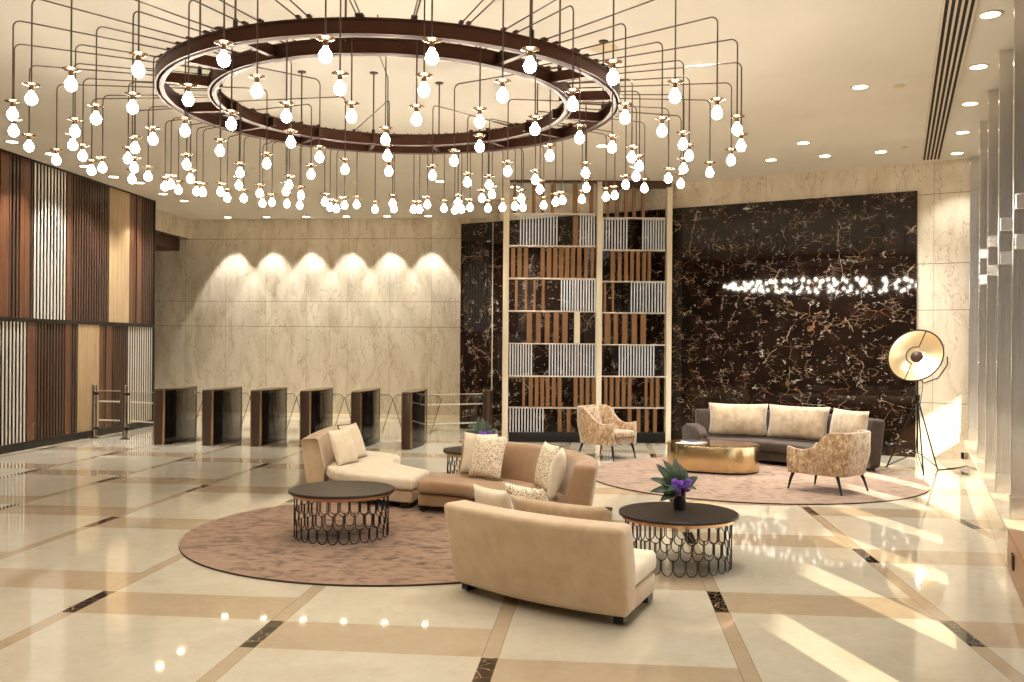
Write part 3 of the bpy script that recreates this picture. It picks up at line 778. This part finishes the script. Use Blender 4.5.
# ------------------------------------------------------------------ room divider lattice
YD = 18.15
t = thing('room_divider', 'tall open slatted room divider standing before the black marble wall', 'room divider', (1.5, YD, 0))
O = (1.5, YD, 0)
def px(u, v): return at_d(u, v, YD)
DEP = .16
def vbox(mb, u0, u1, v0, v1, m, dep=DEP, dy=0.0):
    um, vm = (u0 + u1)/2, (v0 + v1)/2
    a, b = px(u0, vm), px(u1, vm); top, bot = px(um, v0).z, px(um, v1).z
    mb.box(((a.x + b.x)/2, YD + dep/2 + dy, (top + bot)/2), (b.x - a.x, dep, top - bot), m)
VB = 442.5
for u0, u1, vt in ((502.8, 508.6, 178), (596.4, 602, 177), (666.2, 671.6, 182)):
    mb = MB(); vbox(mb, u0, u1, vt, VB + .3, M['post_cream'], .22, -.03); mb.build('post', t, O, .008, 2)
for u0, u1, v0, v1 in ((510, 602, 175.5, 181.5), (602, 671, 181, 187)):
    mb = MB(); vbox(mb, u0, u1, v0, v1, M['bronze_dark'], .26, -.05); mb.build('header', t, O, .006, 2)
mb = MB(); vbox(mb, 508.6, 596.4, 432.5, VB, M['black_metal'], .18); mb.build('base_rail', t, O, .004, 2)
mb = MB(); vbox(mb, 602, 666.2, 432.5, VB, M['black_metal'], .18); mb.build('base_rail', t, O, .004, 2)
rowL = [213.8, 246, 278.5, 311.2, 343.8, 376.5, 408]; rowR = [218, 250.2, 281.6, 313, 344.9, 376.7, 408]
for (u0, u1), rows in (((508.6, 596.4), rowL), ((602, 666.2), rowR)):
    for v in rows:
        mb = MB(); vbox(mb, u0, u1, v - .65, v + .65, M['shelf'], .18, -.01); mb.build('shelf', t, O, .003, 2)
def even(a, b, n, w): return [(a + (b - w - a)*i/max(1, n - 1), a + (b - w - a)*i/max(1, n - 1) + w) for i in range(n)]
WS = 1.25
cells = [ # side, row index (0 = above the first shelf), kind, spans
 ('L', 0, 'b', [(513, 517), (532, 536), (541, 545), (551, 555), (573, 578), (590, 594)]), ('R', 0, 'b', [(607, 610), (616, 619.5), (625, 628.5), (633, 636.5), (642, 645.5)]),
 ('L', 1, 'w', even(520, 557.5, 13, WS) + even(580, 595, 6, WS)), ('L', 1, 't', [(573.5, 578.5)]), ('R', 1, 'w', even(603, 627.5, 9, WS) + even(642.5, 665, 9, WS)),
 ('L', 2, 'b', [(511, 515.5), (517.5, 522), (524, 528.5), (541, 545), (547.2, 551.8), (553.3, 557.8), (559.3, 563.8), (565.3, 569.8), (571.3, 575.5), (577.5, 582), (584.5, 588), (591, 594.5)]),
 ('R', 2, 'b', [(611, 615.5), (618, 622), (624.5, 628.5), (630.5, 634.5), (636.5, 640.5), (642.5, 646.5), (648, 651.5)]),
 ('L', 3, 'b', [(515, 518), (524.8, 527.5), (533.5, 536), (542, 545)]), ('L', 3, 'w', even(561, 595.5, 13, WS)), ('L', 3, 't', [(574.5, 578.5)]), ('R', 3, 'b', [(604, 606.5), (612, 614.5)]), ('R', 3, 'w', even(631, 665, 12, WS)),
 ('L', 4, 'b', [(527, 532.3), (536, 541), (545, 550), (554, 559), (562.5, 568)]), ('L', 4, 'l', [(574.5, 580)]), ('R', 4, 'b', [(605, 611), (614, 618.5), (622.5, 628), (632, 637.5), (641, 646.5)]),
 ('L', 5, 'w', even(509.5, 532, 9, WS) + even(549, 596, 17, WS)), ('L', 5, 't', [(575.5, 579)]), ('R', 5, 'w', even(619, 654.5, 13, WS)),
 ('L', 6, 'b', [(522.5, 525.5), (529, 533), (535, 538.8), (540.5, 544.5), (546, 550), (552, 556), (558, 562), (574, 578), (580, 584), (586, 590), (592, 595.5)]),
 ('R', 6, 'b', [(604.5, 608), (610, 614), (616, 620), (622, 626), (628, 632), (645, 648), (650.5, 654), (656, 660)]),
 ('L', 7, 'w', even(509.5, 543.5, 12, WS)), ('L', 7, 'b', [(558, 562), (567, 571), (583, 587)]), ('R', 7, 'w', even(604, 614, 4, WS)), ('R', 7, 'b', [(628, 632), (637, 641), (645, 649), (653.5, 657.5)]),
]
for side_, r, kd, spans in cells:
  rows = rowL if side_ == 'L' else rowR; hdr = 181.5 if side_ == 'L' else 187
  v0 = hdr if r == 0 else rows[r-1] + .65; v1 = 432.5 if r == 7 else rows[r] - .65
  runs = [[]]
  for sp_ in sorted(spans):
    if runs[-1] and sp_[0] - runs[-1][-1][1] > 4.6: runs.append([])
    runs[-1].append(sp_)
  for spans in runs:
    mb = MB()
    for u0, u1 in spans:
        if kd == 'w': vbox(mb, u0, u1, v0, v1, M['cool_slat'], .03, .02)
        elif kd == 'b': vbox(mb, u0, u1 - .4, v0, v1, M['bronze_slat'], .11, .02)
        elif kd == 't': vbox(mb, u0, u1, v0, v1, M['bronze_slat'], .02, .1)
        else: vbox(mb, u0, u1, v0, v1, M['post_cream'], .1, .02)
    mb.build({'w': 'pale_slats', 'b': 'bronze_slats', 't': 'bronze_board', 'l': 'cream_board'}[kd], t, O, smooth=False)

# ------------------------------------------------------------------ chandelier
A = 2.43; CH = Vector((-.487*A, 3.80*A, 0)); ZA = EYE + A
t = thing('chandelier', 'huge double-ring bronze chandelier with over a hundred glowing bulbs', 'chandelier', (CH.x, CH.y, CEIL))
O = Vector((CH.x, CH.y, CEIL))
def ringm(R, name):
    z0, z1 = ZA - .095, ZA + .03; n = 96
    mb = MB(); sec = [(R - .012, z0), (R - .012, z1), (R + .012, z1), (R + .012, z0)]
    mb.sweep(sect(sec, (CH.x, CH.y), 0, 360*(n-1)/n, n - 1), M['ring'], closed=True)
    for sg in (0, 1):
        zz = (z0, z1 - .012)[sg]; sec = [(R - .055, zz), (R - .055, zz + .012), (R + .03, zz + .012), (R + .03, zz)]
        mb.sweep(sect(sec, (CH.x, CH.y), 0, 360*(n-1)/n, n - 1), M['ring'], closed=True)
    return mb.build(name, t, O, ang=40)
RO, RI = .905*A, .715*A
ringm(RO, 'outer_ring'); ringm(RI, 'inner_ring')
for adeg in (-158, -138, -117, -53, -30, -8, 15, 38, 60, 83, 105, 127, 149, 172):
    p, q = polar(CH, RI - .1, adeg, ZA - .03), polar(CH, RO, adeg, ZA - .03); m_ = (Vector(p) + Vector(q))/2
    MB().box(m_, (RO - RI + .1, .05, .09), M['ring'], rz=math.radians(adeg)).build('spreader_bar', t, O, smooth=False)
for k, adeg in enumerate((-158, -117, -95, -53, -30, 15, 38, 83, 105, 127, 172)):
    r = RO if k % 2 else RI + .1
    p = polar(CH, r, adeg, ZA - .02); q = (p[0], p[1], CEIL - .001)
    mb = MB().tube([p, q], .009, M['tube'], 6).tube([(p[0], p[1], ZA + .02), (p[0], p[1], ZA + .1)], .02, M['black_metal'], 8)
    mb.lathe([(.05, CEIL - .012), (.05, CEIL - .001), (.01, CEIL - .001)], M['ring'], 16, Matrix.Translation((p[0], p[1], 0)))
    mb.build('suspension_rod', t, O)
BULBS = [(138.4,69.4),(223.8,58.8),(325.4,54.7),(31.4,98),(71,83.7),(12.6,113.8),(13.7,130.5),(29,146),(132.6,107),(96,118),(188.3,99),(257,90.6),(340,87.8),(56.4,159.6),(75,131),(72.8,144.6),(82.7,155.5),(91.6,170),(102.5,167.5),(153,139),(135,147.6),(128,158),(134.3,167.5),(132,178.7),(148,176),(185,130.5),(186.6,164),(190.4,178.4),(165,186),(171,184),(178.4,189.7),(196.5,191),(203,192),(220,150.4),(231.4,123.7),(286.4,116),(290.8,141.8),(266.6,163.4),(240,172.6),(239,185),(220.5,191.4),(227.3,197.5),(243.7,198),(259.7,193),(262.5,203),(272,202),(287,203.5),(289,184.5),(286,191),(301,195),(299.7,205),(311,174),(319.5,157),(324.7,201.6),(330,207),(336.6,208.5),(344.5,205),(345,169),(431.8,56.4),(530,65),(351.5,116),(424,89.5),(416.5,119),(502.6,95),(479.7,121.3),(572.6,104),(613,77),(675,95.7),(535,129),(385.4,139.4),(387.4,155.5),(388.8,171),(479.7,146.3),(579.5,137.4),(625,117),(662,130.5),(612,147),(432.5,175),(454,160.6),(467.4,182),(507.7,171),(489,184.5),(492,194),(482,198),(488,208),(356.7,204.4),(375,209),(394,208.5),(392.5,203),(413.7,209),(419.5,209),(427.4,204.4),(444,208),(458,202.3),(454.7,210),(461.6,209),(470,207),(502.6,207),(515,206),(521.4,198),(523,207),(535.4,179.4),(540,189),(543.6,205),(555.6,201.6),(562.4,200),(549.8,155.5),(585.6,172.6),(586.3,187.3),(582,199),(631.8,157),(639.3,165.8),(606,196.5),(614.7,195),(625.6,184.5),(636,176),(644.4,188),(668.3,178),(717,112.6),(683,143.7),(689,155.5),(737,128.7),(741,145.4),(731,160),(709.7,172.3),(680.7,183.4),(683.5,168.4)]
ZB = EYE + .72*A
pts_b = sorted((at_z(u, v, ZB) for u, v in BULBS), key=lambda p: p.y)
def hang_mb(mb, p):
    q = Vector((p.x - CH.x, p.y - CH.y, 0)); r = q.length; e = q/r if r > .02 else Vector((0, 1, 0))
    if r > .9*A*.88: s0 = RI - .03
    elif r < RI: s0 = RO + .03
    else: s0 = RI - .03
    z = ZA + .045; path = [CH + e*s0 + Vector((0, 0, z))]
    dirn = 1 if r > s0 else -1; b = .055
    for i in range(5):
        a = PI/2*i/4
        path.append(CH + e*(r - dirn*(b - b*math.sin(a))) + Vector((0, 0, z - b + b*math.cos(a))))
    path.append(Vector((p.x, p.y, ZB + .11)))
    mb.tube(path, .006, M['tube'], 5)
    c_ = CH + e*(RO if abs(RO - s0) > .1 and r > RO else RI); mb.box((c_.x, c_.y, z + .008), (.05, .03, .02), M['ring'], rz=math.atan2(e.y, e.x))
    return mb
def cap_mb(mb, X):
    mb.lathe([(.001, .115), (.012, .112), (.014, .098), (.03, .094), (.058, .100), (.06, .096), (.03, .086), (.016, .082), (.016, .05), (.001, .05)], M['copper_cap'], 14, X); return mb
def bulb_mb(mb, X):
    mb.lathe([(.001, .055), (.014, .05), (.02, .035), (.036, .012), (.041, -.008), (.034, -.032), (.018, -.047), (.001, -.052)], M['bulb'], 12, X); return mb
cap_me = bulb_me = None
rest = MB()
for i, p in enumerate(pts_b):
    if i < 100:
        o = hang_mb(MB(), p).build('pendant', t, O)
        for nm, fn in (('cap', cap_mb), ('bulb', bulb_mb)):
            key = nm
            if i == 0:
                b = fn(MB(), None).build(nm, o)
                if nm == 'cap': cap_me = b.data
                else: bulb_me = b.data
            else:
                b = bpy.data.objects.new(nm, cap_me if nm == 'cap' else bulb_me); COL.objects.link(b); b.parent = o
            b.location = Vector((p.x, p.y, ZB)) - O
    else:
        hang_mb(rest, p); X = Matrix.Translation((p.x, p.y, ZB)); cap_mb(rest, X); bulb_mb(rest, X)
o = rest.build('far_pendants', t, O, kind='stuff')

# ------------------------------------------------------------------ ceiling fittings
def light(name, typ, loc, energy, col=(1, .97, .91), **k):
    l = bpy.data.lights.new(name, typ); l.energy = energy; l.color = col
    for a, v in k.items(): setattr(l, a, v)
    o = bpy.data.objects.new(name, l); COL.objects.link(o); o.location = loc
    return o
def downlight(p, label, energy, size=1.7, blend=.6, group='recessed ceiling downlights', proto=[None]):
    if proto[0] is None:
        t = thing('ceiling_downlight', label, 'downlight', (p[0], p[1], CEIL - .001), 0, group)
        MB().lathe([(.088, -.012), (.112, -.008), (.115, 0), (.088, 0)], M['vent'], 32, closed=True).build('trim_ring', t, ang=30)
        MB().lathe([(.001, -.006), (.087, -.006), (.087, -.001), (.001, -.001)], M['down'], 32).build('lens', t, ang=30)
        proto[0] = t
    else:
        t = clone(proto[0]); t.location = (p[0], p[1], CEIL - .001); t['label'] = label; t['group'] = group
    l = light('downlight_lamp', 'SPOT', (p[0], p[1], CEIL - .03), energy, spot_size=size, spot_blend=blend, shadow_soft_size=.06)
    return t
ES, EW = 330, 260
right_row = [(7.3, 15.3), (6.67, 13.81), (5.98, 12.19), (5.29, 10.59), (4.57, 8.93)]
nm = ['farthest', 'fourth from the front', 'middle', 'second from the front', 'nearest']
for p, n_ in zip(right_row, nm): downlight(p, f'small downlight, {n_} in the row between slot vent and steel fins', ES*.3)
front_row = [((4.26, 11.44), 'largest lone downlight on the bare ceiling left of the slot vent'), ((4.55, 14.6), 'second lone downlight on the bare ceiling, just behind the largest one'), ((4.42, 15.95), 'leftmost downlight of the three above the black marble'), ((5.22, 15.58), 'middle downlight of the three above the black marble'), ((6.02, 15.23), 'rightmost downlight of the three above the black marble'), ((1.42, 14.93), 'downlight seen among bulbs near the right of the chandelier'), ((-1.44, 18.29), 'downlight behind the chandelier, above the turnstile end'), ((.04, 18.87), 'downlight behind the chandelier, above the bronze bollard')]
for i, (p, lab) in enumerate(front_row): downlight(p, lab, ES*(2.2 if i in (5, 7) else 1))
left_row = [(-8.11, 14.95), (-7.95, 15.89), (-7.88, 17.0), (-7.81, 18.06), (-7.57, 18.72), (-7.61, 20.09), (-7.5, 21.06)]
on = ['first (leftmost in view)', 'second', 'third', 'fourth', 'fifth', 'sixth', 'seventh and last']
for p, n_ in zip(left_row, on): downlight((p[0] + .05, p[1]), f'{n_} downlight along the top of the slatted wall', ES*.75)
for i, x in enumerate((-7.29, -6.27, -5.24, -4.2, -3.16, -2.12)):
    q = REAR(x); n_ = ['first', 'second', 'third', 'fourth', 'fifth', 'sixth'][i]
    downlight((x, q.y - .5), f'{n_} wall-washing downlight from the left above the beige marble wall', EW, 1.04, .10)
for p in ((-5, 4.5), (-1.5, 3.5), (-5.5, 8), (1.2, 5.5), (1.6, 8.2)):  # added fill spots above the frame, without fixtures
    light('fill_spot', 'SPOT', (p[0], p[1], CEIL - .03), ES*.55, spot_size=2.2, spot_blend=.8, shadow_soft_size=.08)
# linear slot vent beside the right wall
v0, v1 = Vector((7.12, 15.85, 0)), Vector((4.1, 8.55, 0)); vd = (v1 - v0).normalized(); v1 = v0 + vd*14; vc = (v0 + v1)/2
t = thing('ceiling_vent', 'long black slotted air vent running along the right of the ceiling', 'vent', (vc.x, vc.y, CEIL - .001), math.atan2(vd.y, vd.x))
LV = (v1 - v0).length; WV = .30
MB().box((0, 0, -.002), (LV, WV, .003), M['black_slot']).build('slot_backing', t, smooth=False)
mb = MB()
for k in range(6): mb.box((0, -WV/2 + .012 + k*(WV - .024)/5, -.009), (LV, .022, .014), M['vent'])
mb.build('blades', t, smooth=False)
for (x, y), r, lab in (((4.72, 11.4), .075, 'small round detector right of the large lone downlight'), ((6.23, 14.88), .07, 'small round detector behind the three downlights over black marble'), ((.97, 10.04), .15, 'round ceiling speaker inside the right edge of the chandelier'), ((-4.79, 17.12), .06, 'small ceiling detector left behind the chandelier bulbs'), ((-3.21, 18.54), .06, 'small ceiling detector near the middle behind the chandelier bulbs')):
    o = MB().lathe([(r*.5, -.02), (r*.8, -.016), (r, -.004), (r, 0), (.001, 0)], M['detector'], 24).build('ceiling_detector', ang=30)
    o.location = (x, y, CEIL - .001); tag(o, lab, 'ceiling fitting', 'round ceiling fittings')

# ------------------------------------------------------------------ daylight
w = bpy.data.worlds.new('world'); S.world = w; w.use_nodes = True
bg = w.node_tree.nodes['Background']; bg.inputs[0].default_value = (1.0, .98, .95, 1); bg.inputs[1].default_value = 2.0
sun = bpy.data.lights.new('sun', 'SUN'); sun.energy = 10; sun.angle = .009; sun.color = (1, .90, .72)
so = bpy.data.objects.new('sun', sun); COL.objects.link(so)
az, el = math.radians(102), math.radians(22)
so.rotation_euler = Vector((math.cos(az)*math.cos(el), math.sin(az)*math.cos(el), -math.sin(el))).to_track_quat('-Z', 'Y').to_euler()

S.view_settings.view_transform = 'Standard'; S.view_settings.look = 'None'
S.view_settings.exposure = 0.45; S.view_settings.gamma = 1.0; S.view_settings.use_curve_mapping = False
S.cycles.use_denoising = True
S.cycles.max_bounces = 8; S.cycles.diffuse_bounces = 4; S.cycles.glossy_bounces = 5; S.cycles.transparent_max_bounces = 12
S.cycles.sample_clamp_indirect = 6.0; S.cycles.caustics_reflective = False; S.cycles.caustics_refractive = False
